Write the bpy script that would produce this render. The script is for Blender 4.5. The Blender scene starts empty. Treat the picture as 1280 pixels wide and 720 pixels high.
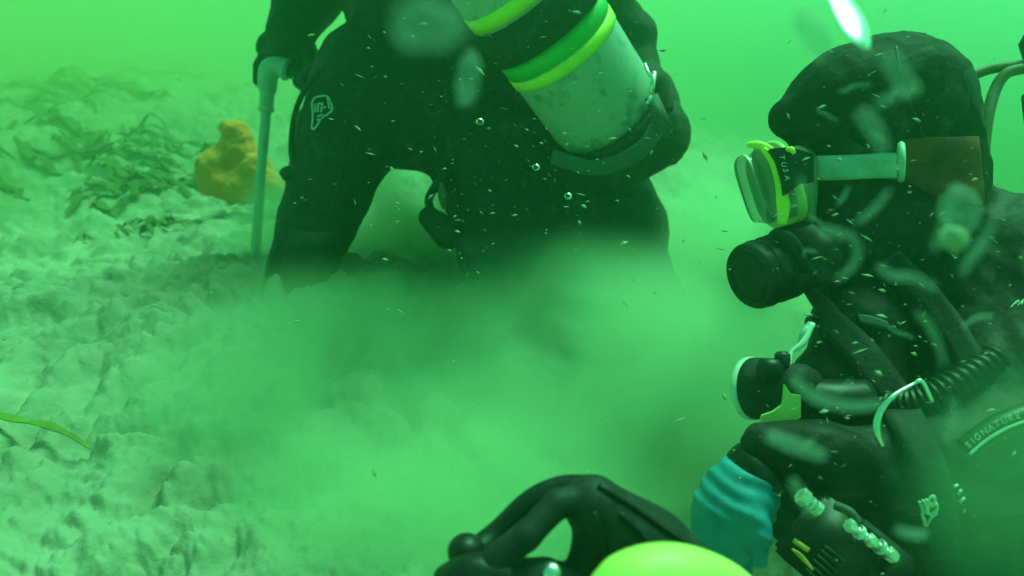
import bpy, bmesh, math, random
import numpy as np
from mathutils import Vector, Matrix

R = math.radians
rng = np.random.default_rng(7)
random.seed(7)
sc = bpy.context.scene
COL = sc.collection

# ------------------------------------------------------------------ camera
CAMZ, PITCH = 0.55, R(20)
cd = bpy.data.cameras.new('camera')
cam = bpy.data.objects.new('camera', cd)
COL.objects.link(cam)
cam.location = (0, 0, CAMZ)
cam.rotation_euler = (R(90) - PITCH, 0, 0)
cd.sensor_width = 36
cd.lens = 24
cd.clip_start = 0.02
cd.clip_end = 500
cd.dof.use_dof = True
cd.dof.focus_distance = 0.8
cd.dof.aperture_fstop = 4.8
sc.camera = cam
FPX = 1280 * 24 / 36
CF = np.array([0, math.cos(PITCH), -math.sin(PITCH)])
CU = np.array([0, math.sin(PITCH), math.cos(PITCH)])
CR = np.array([1.0, 0, 0])
CP = np.array([0, 0, CAMZ])


def P(x, y, d):
    return CP + d * (CF + (x - 640) / FPX * CR - (y - 360) / FPX * CU)


# ------------------------------------------------------------------ light
SUN_EL, SUN_AZ = R(65), R(42)          # azimuth measured from +Y towards +X
world = bpy.data.worlds.new('World')
sc.world = world
world.use_nodes = True
nt = world.node_tree
nt.nodes.clear()
wo = nt.nodes.new('ShaderNodeOutputWorld')
bg = nt.nodes.new('ShaderNodeBackground')
sky = nt.nodes.new('ShaderNodeTexSky')
sky.sky_type = 'NISHITA'
sky.sun_disc = False
sky.sun_elevation = SUN_EL
sky.sun_rotation = SUN_AZ
mixc = nt.nodes.new('ShaderNodeMix')
mixc.data_type = 'RGBA'
mixc.blend_type = 'MULTIPLY'
mixc.inputs[0].default_value = 1
WATER_TINT = (0.17, 1.0, 0.36, 1)       # daylight after some metres of plankton green water
mixc.inputs[7].default_value = WATER_TINT
nt.links.new(sky.outputs[0], mixc.inputs[6])
nt.links.new(mixc.outputs[2], bg.inputs[0])
bg.inputs[1].default_value = 0.15
nt.links.new(bg.outputs[0], wo.inputs[0])

sd = bpy.data.lights.new('sun', 'SUN')
sun = bpy.data.objects.new('sun', sd)
COL.objects.link(sun)
sd.energy = 5.0
sd.angle = R(28)                        # softened by the rippled surface above
sd.color = (0.25, 1.0, 0.44)
sdir = Vector((math.sin(SUN_AZ) * math.cos(SUN_EL), math.cos(SUN_AZ) * math.cos(SUN_EL), math.sin(SUN_EL)))
sun.rotation_euler = sdir.to_track_quat('Z', 'Y').to_euler()
sun.location = (6, 6, 9)

sc.view_settings.view_transform = 'Standard'
sc.view_settings.look = 'None'
sc.view_settings.exposure = 0.24
sc.view_settings.gamma = 1
sc.view_settings.use_curve_mapping = False
cy = sc.cycles
cy.use_denoising = True
cy.max_bounces = 6
cy.diffuse_bounces = 2
cy.glossy_bounces = 2
cy.transmission_bounces = 5
cy.transparent_max_bounces = 16
cy.volume_bounces = 3
cy.volume_step_rate = 1.3
cy.volume_max_steps = 128
cy.caustics_reflective = False
cy.caustics_refractive = False
cy.sample_clamp_indirect = 4

# ------------------------------------------------------------------ numpy helpers


def _hash(ix, iy, iz):
    m = np.uint64(0xFFFFFFFF)
    h = (ix.astype(np.uint64) * np.uint64(374761393) + iy.astype(np.uint64) * np.uint64(668265263) + iz.astype(np.uint64) * np.uint64(2147483647)) & m
    h = ((h ^ (h >> np.uint64(13))) * np.uint64(1274126177)) & m
    h = ((h ^ (h >> np.uint64(15))) * np.uint64(2246822519)) & m
    h = h ^ (h >> np.uint64(16))
    return (h & np.uint64(0xFFFF)).astype(float) / 32767.5 - 1.0


def vnoise(p):
    p = np.asarray(p, float)
    i = np.floor(p).astype(np.int64)
    f = p - i
    f = f * f * f * (f * (f * 6 - 15) + 10)
    x, y, z = i[:, 0], i[:, 1], i[:, 2]
    fx, fy, fz = f[:, 0], f[:, 1], f[:, 2]
    r = 0
    for a in (0, 1):
        wx = fx if a else 1 - fx
        for b in (0, 1):
            wy = fy if b else 1 - fy
            for c in (0, 1):
                wz = fz if c else 1 - fz
                r = r + _hash(x + a, y + b, z + c) * wx * wy * wz
    return r


def fbm(p, o=4, lac=2.03, g=.5):
    r, a = 0, 1
    p = np.array(p, float)
    for k in range(o):
        r = r + a * vnoise(p + 17.3 * k)
        p = p * lac
        a *= g
    return r


def ss(a, b, x):
    t = np.clip((x - a) / (b - a), 0, 1)
    return t * t * (3 - 2 * t)


class SDF:
    def __init__(s, k=.03):
        s.pr = []
        s.k = k

    def chain(s, pts, k=None, world=False, sub=False):
        """pts: (px,py,depth,radius in px) or world (x,y,z,r)"""
        q = []
        for p in pts:
            if world:
                q.append((np.array(p[:3], float), p[3]))
            else:
                q.append((P(*p[:3]), p[3] * p[2] / FPX))
        if len(q) == 1:
            q = q * 2
        for (a, ra), (b, rb) in zip(q[:-1], q[1:]):
            s.pr.append(('c', a, b, ra, rb, s.k if k is None else k, sub))
        return s

    def ell(s, c, r, rot=None, k=None, sub=False):
        s.pr.append(('e', np.array(c, float), np.array(r, float), np.eye(3) if rot is None else rot, 0, s.k if k is None else k, sub))
        return s

    def ellp(s, px, py, d, rx, ry, rz, k=None, sub=False):
        """ellipsoid in px, rz metres along depth"""
        m = np.array([CR, CU, CF])
        return s.ell(P(px, py, d), (rx * d / FPX, ry * d / FPX, rz), m, k, sub)

    def __call__(s, X):
        d = None
        for pr in s.pr:
            if pr[0] == 'c':
                _, a, b, ra, rb, k, sub = pr
                ba = b - a
                L = ba @ ba
                t = np.clip(((X - a) @ ba) / L, 0, 1) if L > 1e-12 else np.zeros(len(X))
                v = np.sqrt((((X - a) - t[:, None] * ba) ** 2).sum(1)) - (ra + t * (rb - ra))
            else:
                _, c, r, m, _, k, sub = pr
                q = (X - c) @ m.T
                k0 = np.sqrt(((q / r) ** 2).sum(1))
                k1 = np.sqrt(((q / (r * r)) ** 2).sum(1)) + 1e-9
                v = k0 * (k0 - 1) / k1
            if d is None:
                d = v
            elif sub:
                h = np.clip(.5 - .5 * (d + v) / max(k, 1e-6), 0, 1)
                d = d * (1 - h) - v * h + k * h * (1 - h)
            else:
                h = np.clip(.5 + .5 * (d - v) / max(k, 1e-6), 0, 1)
                d = v * h + d * (1 - h) - k * h * (1 - h)
        return d

    def bounds(s):
        lo, hi = [], []
        for pr in s.pr:
            if pr[-1]:
                continue
            if pr[0] == 'c':
                rr = max(pr[3], pr[4])
                lo.append(np.minimum(pr[1], pr[2]) - rr)
                hi.append(np.maximum(pr[1], pr[2]) + rr)
            else:
                rr = pr[2].max()
                lo.append(pr[1] - rr)
                hi.append(pr[1] + rr)
        return np.min(lo, 0) - .03, np.max(hi, 0) + .03

    def grad(s, X, e=.002):
        g = np.stack([s(X + np.eye(3)[i] * e) - s(X - np.eye(3)[i] * e) for i in range(3)], 1)
        return g / (np.linalg.norm(g, axis=1, keepdims=True) + 1e-9)

    def surf(s, px, py, d0=.2, off=0.0, far=3.0):
        """points on the surface behind pixels (arrays)"""
        px = np.atleast_1d(np.asarray(px, float))
        py = np.atleast_1d(np.asarray(py, float))
        D = CF + (px[:, None] - 640) / FPX * CR - (py[:, None] - 360) / FPX * CU
        t = np.full(len(px), float(d0))
        best = np.full(len(px), 9.0)
        tb = t.copy()
        for _ in range(90):
            v = s(CP + t[:, None] * D) - off
            m = v < best
            best = np.where(m, v, best)
            tb = np.where(m, t, tb)
            t = np.where(np.abs(v) < 4e-4, t, np.minimum(t + v * .8 / np.linalg.norm(D, axis=1), far))
        t = np.where(best < .003, t, tb)
        return CP + t[:, None] * D, t

    def mesh(s, h):
        lo, hi = s.bounds()
        n = np.ceil((hi - lo) / h).astype(int) + 1
        ax = [lo[i] + h * np.arange(n[i]) for i in range(3)]
        V = np.empty(n)
        for i in range(n[0]):
            yy, zz = np.meshgrid(ax[1], ax[2], indexing='ij')
            X = np.stack([np.full(yy.size, ax[0][i]), yy.ravel(), zz.ravel()], 1)
            V[i] = s(X).reshape(n[1], n[2])
        return surface_nets(V, lo, h)


def surface_nets(V, lo, h):
    n = V.shape
    S = V < 0
    c = np.zeros((n[0] - 1, n[1] - 1, n[2] - 1), int)
    corners = [(a, b, d) for a in (0, 1) for b in (0, 1) for d in (0, 1)]
    sl = lambda a, m: slice(a, m - 1 + a)
    for a, b, d in corners:
        c += S[sl(a, n[0]), sl(b, n[1]), sl(d, n[2])]
    act = (c > 0) & (c < 8)
    idx = np.full(act.shape, -1)
    ci = np.argwhere(act)
    idx[act] = np.arange(len(ci))
    acc = np.zeros((len(ci), 3))
    cnt = np.zeros(len(ci))
    for e in range(3):
        for c0 in corners:
            if c0[e]:
                continue
            c1 = list(c0)
            c1[e] = 1
            A = ci + np.array(c0)
            B = ci + np.array(c1)
            va = V[A[:, 0], A[:, 1], A[:, 2]]
            vb = V[B[:, 0], B[:, 1], B[:, 2]]
            m = (va < 0) != (vb < 0)
            t = np.where(m, va / (va - vb + 1e-12), 0)
            pt = np.array(c0) + t[:, None] * (np.array(c1) - np.array(c0))
            acc += np.where(m[:, None], pt, 0)
            cnt += m
    verts = lo + h * (ci + acc / cnt[:, None])
    faces = []
    for e in range(3):
        o = [i for i in range(3) if i != e]
        hs = [slice(None)] * 3
        he = [slice(None)] * 3
        hs[e] = slice(0, -1)
        he[e] = slice(1, None)
        A = S[tuple(hs)]
        B = S[tuple(he)]
        for flip, m in ((False, A & ~B), (True, ~A & B)):
            q = np.argwhere(m)
            q = q[(q[:, o[0]] > 0) & (q[:, o[1]] > 0) & (q[:, o[0]] < n[o[0]] - 1) & (q[:, o[1]] < n[o[1]] - 1)]
            d1 = np.zeros(3, int)
            d1[o[0]] = 1
            d2 = np.zeros(3, int)
            d2[o[1]] = 1
            f = [idx[tuple((q - k).T)] for k in (d1 * 0, d1, d1 + d2, d2)]
            f = np.stack(f, 1)
            if flip != (e == 1):
                f = f[:, ::-1]
            faces.append(f)
    return verts, np.concatenate(faces)


# ------------------------------------------------------------------ blender helpers
def raw(name, V, F, mat, root=None, parent=None, smooth=True):
    """root: world position of the thing's base"""
    me = bpy.data.meshes.new(name)
    V = np.asarray(V, float)
    if root is not None:
        V = V - np.array(root)
    if isinstance(F, np.ndarray):
        k = F.shape[1]
        me.vertices.add(len(V))
        me.vertices.foreach_set('co', V.astype(np.float32).ravel())
        me.loops.add(F.size)
        me.loops.foreach_set('vertex_index', F.astype(np.int32).ravel())
        me.polygons.add(len(F))
        me.polygons.foreach_set('loop_start', (np.arange(len(F)) * k).astype(np.int32))
        me.update(calc_edges=True)
        me.validate()
    else:
        me.from_pydata([tuple(v) for v in V], [], [tuple(int(i) for i in f) for f in F])
    me.polygons.foreach_set('use_smooth', [smooth] * len(me.polygons))
    me.materials.append(mat)
    o = bpy.data.objects.new(name, me)
    COL.objects.link(o)
    if parent is not None:
        o.parent = parent
    elif root is not None:
        o.location = root
    return o


def tag(o, label=None, cat=None, group=None, kind=None):
    for k, v in (('label', label), ('category', cat), ('group', group), ('kind', kind)):
        if v:
            o[k] = v
    return o


class Thing:
    def __init__(s, name, loc, label, cat, group=None):
        s.loc = np.array(loc, float)
        s.o = bpy.data.objects.new(name, None)
        s.o.location = s.loc
        s.o.empty_display_size = .05
        COL.objects.link(s.o)
        tag(s.o, label, cat, group)

    def add(s, name, geo, mat, parent=None, smooth=True, label=None):
        V, F = geo
        o = raw(name, V, F, mat, s.loc, parent or s.o, smooth)
        if label:
            o['label'] = label
        return o


def single(name, geo, mat, label, cat, group=None, kind=None, smooth=True):
    V, F = geo
    V = np.asarray(V, float)
    base = np.array([V[:, 0].mean(), V[:, 1].mean(), V[:, 2].min()])
    return tag(raw(name, V, F, mat, base, None, smooth), label, cat, group, kind)


def join(*gs):
    V, F, n = [], [], 0
    for v, f in gs:
        V.append(np.asarray(v, float))
        F += [tuple(int(i) + n for i in q) for q in f]
        n += len(v)
    return np.concatenate(V), F


def catmull(pts, n=8):
    p = np.array(pts, float)
    p = np.vstack([2 * p[0] - p[1], p, 2 * p[-1] - p[-2]])
    out = []
    for i in range(1, len(p) - 2):
        for t in np.linspace(0, 1, n, endpoint=False):
            a, b, c, d = p[i - 1:i + 3]
            out.append(.5 * ((2 * b) + (-a + c) * t + (2 * a - 5 * b + 4 * c - d) * t * t + (-a + 3 * b - 3 * c + d) * t ** 3))
    out.append(p[-2])
    return np.array(out)


def tube(pts, rad, seg=12, n=8, rib=0, ribamp=0, world=False, flat=1.0):
    """pts px,py,d (or world); rad metres or list"""
    W = np.array([p if world else P(*p[:3]) for p in pts], float)
    rr = np.array(rad if hasattr(rad, '__len__') else [rad] * len(W), float)
    C = catmull(np.hstack([W, rr[:, None]]), n) if len(W) > 2 else np.hstack([W, rr[:, None]])
    C, rr = C[:, :3], C[:, 3]
    T = np.gradient(C, axis=0)
    T /= np.linalg.norm(T, axis=1, keepdims=True) + 1e-12
    u = np.cross(T[0], [0.3, 1, .2])
    u /= np.linalg.norm(u)
    V = []
    for i in range(len(C)):
        u = u - T[i] * (u @ T[i])
        u /= np.linalg.norm(u)
        v = np.cross(T[i], u)
        r = rr[i] * (1 + (ribamp * math.sin(i * rib) if rib else 0))
        for a in np.linspace(0, 2 * math.pi, seg, endpoint=False):
            V.append(C[i] + r * (math.cos(a) * u + flat * math.sin(a) * v))
    F = []
    for i in range(len(C) - 1):
        for j in range(seg):
            F.append((i * seg + j, i * seg + (j + 1) % seg, (i + 1) * seg + (j + 1) % seg, (i + 1) * seg + j))
    F.append(tuple(range(seg))[::-1])
    F.append(tuple((len(C) - 1) * seg + j for j in range(seg)))
    return np.array(V), F


def frame_from(ax, up=(0, 0, 1)):
    ax = np.array(ax, float)
    ax /= np.linalg.norm(ax)
    u = np.cross(up, ax)
    if np.linalg.norm(u) < 1e-3:
        u = np.cross((1, 0, 0), ax)
    u /= np.linalg.norm(u)
    return u, np.cross(ax, u), ax


def lathe(o, ax, prof, seg=40, squash=1.0, knurl=0, kn=.0):
    """prof: list of (r, s) along axis from o"""
    u, v, ax = frame_from(ax)
    o = np.array(o, float)
    V = []
    for r, s_ in prof:
        for j in range(seg):
            a = 2 * math.pi * j / seg
            r2 = r * (1 + kn * (1 if (knurl and (j * knurl // seg) % 2) else 0))
            V.append(o + ax * s_ + r2 * (math.cos(a) * u + squash * math.sin(a) * v))
    F = []
    for i in range(len(prof) - 1):
        for j in range(seg):
            F.append((i * seg + j, i * seg + (j + 1) % seg, (i + 1) * seg + (j + 1) % seg, (i + 1) * seg + j))
    F.append(tuple(range(seg))[::-1])
    F.append(tuple((len(prof) - 1) * seg + j for j in range(seg)))
    return np.array(V), F


def box(c, half, m=None, bev=.15):
    """bevelled box, m rows are axes"""
    bm = bmesh.new()
    bmesh.ops.create_cube(bm, size=2)
    for v in bm.verts:
        v.co = Vector((v.co.x * half[0], v.co.y * half[1], v.co.z * half[2]))
    if bev:
        bmesh.ops.bevel(bm, geom=bm.edges[:], offset=min(half) * bev * 2, segments=2, affect='EDGES')
    V = np.array([v.co[:] for v in bm.verts])
    bm.verts.index_update()
    F = [tuple(v.index for v in f.verts) for f in bm.faces]
    bm.free()
    if m is not None:
        V = V @ np.array(m)
    return V + np.array(c), F


def patch(sdf, poly_rows, off=.004, thick=.003, d0=.3, ref=None, nu=16, nv=4):
    """poly_rows: two pixel polylines (upper, lower); a slab laid on the body between them"""
    A = catmull(np.array(poly_rows[0], float), nu)
    B = catmull(np.array(poly_rows[1], float), nu)
    n = min(len(A), len(B))
    A, B = A[:n], B[:n]
    g = np.stack([A * (1 - t) + B * t for t in np.linspace(0, 1, nv + 1)], 1)
    px, py = g[..., 0].ravel(), g[..., 1].ravel()
    W, _ = sdf.surf(px, py, d0, off)
    N = sdf.grad(W)
    Wi = W - N * (thick + off)
    m = nv + 1
    V = np.concatenate([W, Wi])
    k = len(W)
    F = []
    for i in range(n - 1):
        for j in range(nv):
            a, b, c, d = i * m + j, i * m + j + 1, (i + 1) * m + j + 1, (i + 1) * m + j
            F.append((a, b, c, d))
            F.append((a + k, d + k, c + k, b + k))
    for i in range(n - 1):
        a, b = i * m, (i + 1) * m
        F.append((a, b, b + k, a + k))
        a, b = i * m + nv, (i + 1) * m + nv
        F.append((b, a, a + k, b + k))
    for j in range(nv):
        F.append((j + 1, j, j + k, j + 1 + k))
        a = (n - 1) * m + j
        F.append((a, a + 1, a + 1 + k, a + k))
    return V, F


def bar_on(sdf, pts, w, off=.005, r=.002, d0=.3, n=6):
    """thin raised line through pixel points on the body; w px half-width"""
    c = catmull(np.array(pts, float), n) if len(pts) > 2 else np.array(pts, float)
    W, t = sdf.surf(c[:, 0], c[:, 1], d0, off)
    return tube([tuple(p) for p in W], r, 6, 1, world=True)


def glyphs(text, place, size, name='letter', extrude=.0):
    """text outline triangulated; place(u,v)-> world points array, u along baseline, v up (in text units * size)"""
    cu = bpy.data.curves.new('t', 'FONT')
    cu.body = text
    cu.size = 1
    cu.resolution_u = 3
    o = bpy.data.objects.new('t', cu)
    COL.objects.link(o)
    dg = bpy.context.evaluated_depsgraph_get()
    me = bpy.data.meshes.new_from_object(o.evaluated_get(dg))
    V = np.array([v.co[:2] for v in me.vertices])
    F = [tuple(p.vertices) for p in me.polygons]
    bpy.data.objects.remove(o)
    bpy.data.curves.remove(cu)
    bpy.data.meshes.remove(me)
    W = place(V[:, 0] * size, V[:, 1] * size)
    return W, F


def mesh_thick(W, F, N, t):
    k = len(W)
    V = np.concatenate([W + N * t, W])
    F2 = list(F) + [tuple(i + k for i in f[::-1]) for f in F]
    from collections import Counter
    c = Counter()
    for f in F:
        for a, b in zip(f, f[1:] + f[:1]):
            c[(a, b)] += 1
    for (a, b) in list(c):
        if (b, a) not in c:
            F2.append((a, a + k, b + k, b))
    return V, F2


# ------------------------------------------------------------------ materials
def mat(name, col, rough=.6, metal=0, noise=None, bump=None, spec=.5, coat=0, alpha=None, trans=0, ior=1.45, sheen=0, sub=0):
    m = bpy.data.materials.new(name)
    m.use_nodes = True
    t = m.node_tree
    b = t.nodes['Principled BSDF']
    b.inputs['Base Color'].default_value = (*col, 1)
    b.inputs['Roughness'].default_value = rough
    b.inputs['Metallic'].default_value = metal
    b.inputs['Specular IOR Level'].default_value = spec
    b.inputs['Coat Weight'].default_value = coat
    b.inputs['Transmission Weight'].default_value = trans
    b.inputs['IOR'].default_value = ior
    b.inputs['Sheen Weight'].default_value = sheen
    if alpha is not None:
        b.inputs['Alpha'].default_value = alpha
    tc = t.nodes.new('ShaderNodeTexCoord')
    if noise:                      # (scale, other colour, contrast lo, hi)
        n = t.nodes.new('ShaderNodeTexNoise')
        n.inputs['Scale'].default_value = noise[0]
        n.inputs['Detail'].default_value = 6
        n.inputs['Roughness'].default_value = .62
        t.links.new(tc.outputs['Object'], n.inputs['Vector'])
        r = t.nodes.new('ShaderNodeValToRGB')
        r.color_ramp.elements[0].position = noise[2]
        r.color_ramp.elements[0].color = (*col, 1)
        r.color_ramp.elements[1].position = noise[3]
        r.color_ramp.elements[1].color = (*noise[1], 1)
        t.links.new(n.outputs[0], r.inputs[0])
        t.links.new(r.outputs[0], b.inputs['Base Color'])
    if bump:                       # (scale, strength, distance)
        n = t.nodes.new('ShaderNodeTexNoise')
        n.inputs['Scale'].default_value = bump[0]
        n.inputs['Detail'].default_value = 5
        t.links.new(tc.outputs['Object'], n.inputs['Vector'])
        bp = t.nodes.new('ShaderNodeBump')
        bp.inputs['Strength'].default_value = bump[1]
        bp.inputs['Distance'].default_value = bump[2]
        t.links.new(n.outputs[0], bp.inputs['Height'])
        t.links.new(bp.outputs[0], b.inputs['Normal'])
    return m


M = dict(
    suit=mat('black_drysuit', (.010, .010, .011), .62, noise=(16, (.065, .065, .06), .54, .82), bump=(60, .5, .004), spec=.3),
    suit2=mat('black_laminate', (.010, .010, .010), .6, noise=(19, (.075, .078, .07), .55, .8), bump=(35, .5, .006), spec=.3),
    hood=mat('black_neoprene', (.011, .011, .012), .75, noise=(24, (.10, .10, .09), .56, .78), bump=(120, .5, .002), spec=.25),
    rubber=mat('black_rubber', (.012, .012, .012), .42, noise=(30, (.04, .04, .04), .5, .8), spec=.4),
    rubberd=mat('dark_rubber', (.02, .02, .02), .62, noise=(26, (.085, .085, .075), .5, .8), bump=(40, .4, .003), spec=.3),
    fabric=mat('black_webbing', (.018, .018, .018), .8, noise=(40, (.05, .05, .05), .5, .8), bump=(200, .6, .002)),
    hose=mat('tan_hose', (.16, .14, .09), .6, noise=(40, (.08, .07, .05), .4, .7)),  # tan, mottled darker at random
    red=mat('red_brown_neoprene', (.24, .05, .03), .75, noise=(20, (.07, .02, .015), .42, .62), bump=(120, .4, .002)),
    tank=mat('grey_tank_paint', (.44, .48, .46), .45, noise=(22, (.20, .23, .22), .52, .66), bump=(30, .08, .003)),
    blade=mat('pale_lime_plastic', (.88, .92, .20), .42, noise=(7, (.66, .74, .20), .45, .8), bump=(14, .25, .004)),
    yellow=mat('fluorescent_yellow', (.85, .90, .10), .5, noise=(25, (.55, .66, .10), .5, .85)),
    yellowd=mat('yellow_frame', (.62, .68, .22), .35, noise=(25, (.40, .48, .18), .5, .85), alpha=.85),
    green=mat('bright_green_tape', (.06, .55, .12), .5, noise=(25, (.03, .3, .08), .5, .8)),
    white=mat('white_plastic', (.8, .8, .76), .4, noise=(30, (.5, .5, .48), .5, .8)),
    strapg=mat('grey_silicone', (.50, .62, .60), .4, noise=(30, (.30, .38, .37), .4, .7)),
    webg=mat('grey_webbing', (.09, .10, .10), .7, noise=(40, (.08, .09, .08), .4, .7), bump=(200, .5, .002)),
    clear=mat('clear_silicone', (.40, .45, .32), .4, noise=(20, (.3, .36, .2), .4, .7), trans=.35, alpha=.8),
    lens=mat('lens_glass', (.30, .42, .36), .08, alpha=.45, trans=.3, spec=.8),
    steel=mat('polished_steel', (.9, .9, .9), .34, metal=1, noise=(30, (.55, .55, .55), .5, .8)),
    chrome=mat('chrome_brass', (.9, .9, .88), .28, metal=.6, noise=(60, (.5, .52, .5), .4, .7), bump=(90, .4, .002)),
    pvc=mat('pale_pvc', (.42, .55, .50), .45, noise=(18, (.28, .38, .34), .45, .75), bump=(60, .2, .002)),
    teal=mat('teal_glove_rubber', (.03, .28, .42), .6, noise=(20, (.02, .19, .28), .4, .75), bump=(45, .5, .004)),
    orange=mat('orange_sponge', (.85, .26, .06), .9, noise=(20, (.60, .24, .06), .4, .7), bump=(30, .8, .01)),
    copper=mat('copper_contact', (.85, .45, .10), .35, metal=.3),
    logo=mat('pale_print', (.66, .70, .66), .6, noise=(60, (.35, .39, .35), .45, .7)),
    kelp=mat('olive_weed', (.045, .075, .02), .7, noise=(12, (.09, .12, .03), .4, .7)),
    kelpy=mat('yellow_weed', (.20, .24, .03), .6, noise=(20, (.10, .14, .02), .4, .7)),
    fleck=mat('pale_fleck', (.36, .36, .28), .7, noise=(5, (.3, .28, .2), .4, .7)),
    strand=mat('milky_strand', (.55, .66, .62), .8, noise=(30, (.35, .45, .42), .4, .7), alpha=.22),
    silver=mat('highlight_flake', (1, 1, 1), .42, metal=.9),
    shell=mat('white_flake', (1, 1, 1), .5),
    skin=mat('skin', (.45, .28, .2), .55, noise=(20, (.36, .2, .15), .4, .7)),
    bubble=mat('air_bubble', (1, 1, 1), .0, trans=1, ior=.76),
)


def translucent(m, col, amt):
    t = m.node_tree
    b = t.nodes['Principled BSDF']
    tr = t.nodes.new('ShaderNodeBsdfTranslucent')
    tr.inputs[0].default_value = (*col, 1)
    mx = t.nodes.new('ShaderNodeMixShader')
    mx.inputs[0].default_value = amt
    t.links.new(b.outputs[0], mx.inputs[1])
    t.links.new(tr.outputs[0], mx.inputs[2])
    t.links.new(mx.outputs[0], t.nodes['Material Output'].inputs[0])


translucent(M['shell'], (1, 1, 1), .8)


def vol_mat(name, col, dens, aniso, noisy=None):
    """noisy: (radii, noise scale, seed, lo, hi) soft ellipsoid in object space broken by noise"""
    m = bpy.data.materials.new(name)
    m.use_nodes = True
    t = m.node_tree
    t.nodes.clear()
    o = t.nodes.new('ShaderNodeOutputMaterial')
    v = t.nodes.new('ShaderNodeVolumePrincipled')
    v.inputs['Color'].default_value = (*col, 1)
    v.inputs['Anisotropy'].default_value = aniso
    v.inputs['Density'].default_value = dens
    t.links.new(v.outputs[0], o.inputs['Volume'])
    if noisy:
        rad, sc_, seed, lo, hi = noisy
        tc = t.nodes.new('ShaderNodeTexCoord')
        mp = t.nodes.new('ShaderNodeVectorMath')
        mp.operation = 'DIVIDE'
        mp.inputs[1].default_value = rad
        t.links.new(tc.outputs['Object'], mp.inputs[0])
        ln = t.nodes.new('ShaderNodeVectorMath')
        ln.operation = 'LENGTH'
        t.links.new(mp.outputs[0], ln.inputs[0])
        fall = t.nodes.new('ShaderNodeMapRange')
        fall.interpolation_type = 'SMOOTHSTEP'
        fall.inputs[1].default_value = 1.0
        fall.inputs[2].default_value = .35
        fall.inputs[3].default_value = 0
        fall.inputs[4].default_value = 1
        t.links.new(ln.outputs['Value'], fall.inputs[0])
        ad = t.nodes.new('ShaderNodeVectorMath')
        ad.inputs[1].default_value = (seed, seed * 1.7, -seed)
        t.links.new(tc.outputs['Object'], ad.inputs[0])
        n = t.nodes.new('ShaderNodeTexNoise')
        n.inputs['Scale'].default_value = sc_
        n.inputs['Detail'].default_value = 6
        n.inputs['Roughness'].default_value = .58
        n.inputs['Distortion'].default_value = .6
        t.links.new(ad.outputs[0], n.inputs['Vector'])
        # noise + falloff threshold gives billows with a soft rim
        mr = t.nodes.new('ShaderNodeMapRange')
        mr.interpolation_type = 'SMOOTHSTEP'
        mr.inputs[1].default_value = lo
        mr.inputs[2].default_value = hi
        mr.inputs[3].default_value = 0
        mr.inputs[4].default_value = dens
        mu = t.nodes.new('ShaderNodeMath')
        mu.operation = 'MULTIPLY'
        t.links.new(n.outputs[0], mr.inputs[0])
        t.links.new(mr.outputs[0], mu.inputs[0])
        t.links.new(fall.outputs[0], mu.inputs[1])
        t.links.new(mu.outputs[0], v.inputs['Density'])
    return m


# ------------------------------------------------------------------ seabed
def height(x, y):
    """height of the silt at world x,y"""
    p = np.stack([x * .83 + y * .56, y * .83 - x * .56, np.zeros_like(x)], 1)
    r = np.hypot(x, y)
    w = np.stack([vnoise(p * 2.1 + 5), vnoise(p * 2.1 + 31), np.zeros_like(x)], 1)
    q = p + .10 * w
    big = .10 * vnoise(p * .45 + 3) + .05 * vnoise(p * 1.1 + 9)
    bil = 0
    a = 1.0
    s = 7.5
    for k in range(5):
        ca, sa = math.cos(.9 * k + .5), math.sin(.9 * k + .5)
        qk = np.stack([q[:, 0] * ca + q[:, 1] * sa, q[:, 1] * ca - q[:, 0] * sa, .3 * q[:, 2] + 1.3 * k], 1)
        w2 = np.stack([vnoise(qk * s * .7 + 50), vnoise(qk * s * .7 + 90), 0 * x], 1)
        bil = bil + a * (np.sqrt(vnoise(qk * s + .55 * w2 + 7.7 * k) ** 2 + .004) * 1.6 - .4)
        a *= .58
        s *= 2.07
    near = np.exp(-(r / 9) ** 2)
    z = big * ss(.6, 3.0, r) + .029 * bil * (.35 + .65 * near) * (1 - .4 * ss(.3, .9, x))
    pit = .62 * ss(-.12, .34, x) * ss(1.5, .95, y)
    z = z - pit
    z = z - .25 * ss(.3, 2.5, x) * ss(.8, 2.0, y)
    # the bottom climbs away from us, most of all on the left
    rise = np.clip(y - 1.75, 0, 5.5)
    z = z + (.185 * rise - .011 * rise ** 2) * (.35 + .65 * ss(.9, -.4, x))
    # silt heaped round the knees of the working diver and to the left
    z = z + .07 * np.exp(-(((x + .46) / .28) ** 2 + ((y - 1.42) / .25) ** 2))
    z = z + .06 * np.exp(-(((x + .95) / .5) ** 2 + ((y - 1.5) / .5) ** 2))
    return z


NA = 600
ang = np.linspace(-math.pi * .30, math.pi * .30, NA)
rad = np.concatenate([.18 * (6.5 / .18) ** np.linspace(0, 1, 640), 6.5 * (95 / 6.5) ** np.linspace(0, 1, 70)[1:]])
NR = len(rad)
# fine in front of the camera, a coarser ring goes all the way round behind it
A, Rr = np.meshgrid(ang, rad, indexing='ij')
gx, gy = (np.sin(A) * Rr).ravel(), (np.cos(A) * Rr - .12).ravel()
gz = height(gx, gy)
ii, jj = np.meshgrid(np.arange(NA - 1), np.arange(NR - 1), indexing='ij')
a0 = (ii * NR + jj).ravel()
Fg = np.stack([a0, a0 + 1, a0 + NR + 1, a0 + NR], 1)
NB = 90
angb = np.linspace(math.pi * .30, 2 * math.pi - math.pi * .30, NB)
radb = rad[::4]
if radb[-1] != rad[-1]:
    radb = np.append(radb, rad[-1])
A2, R2 = np.meshgrid(angb, radb, indexing='ij')
hx, hy = (np.sin(A2) * R2).ravel(), (np.cos(A2) * R2 - .12).ravel()
hz = height(hx, hy)
i2, j2 = np.meshgrid(np.arange(NB - 1), np.arange(len(radb) - 1), indexing='ij')
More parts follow.
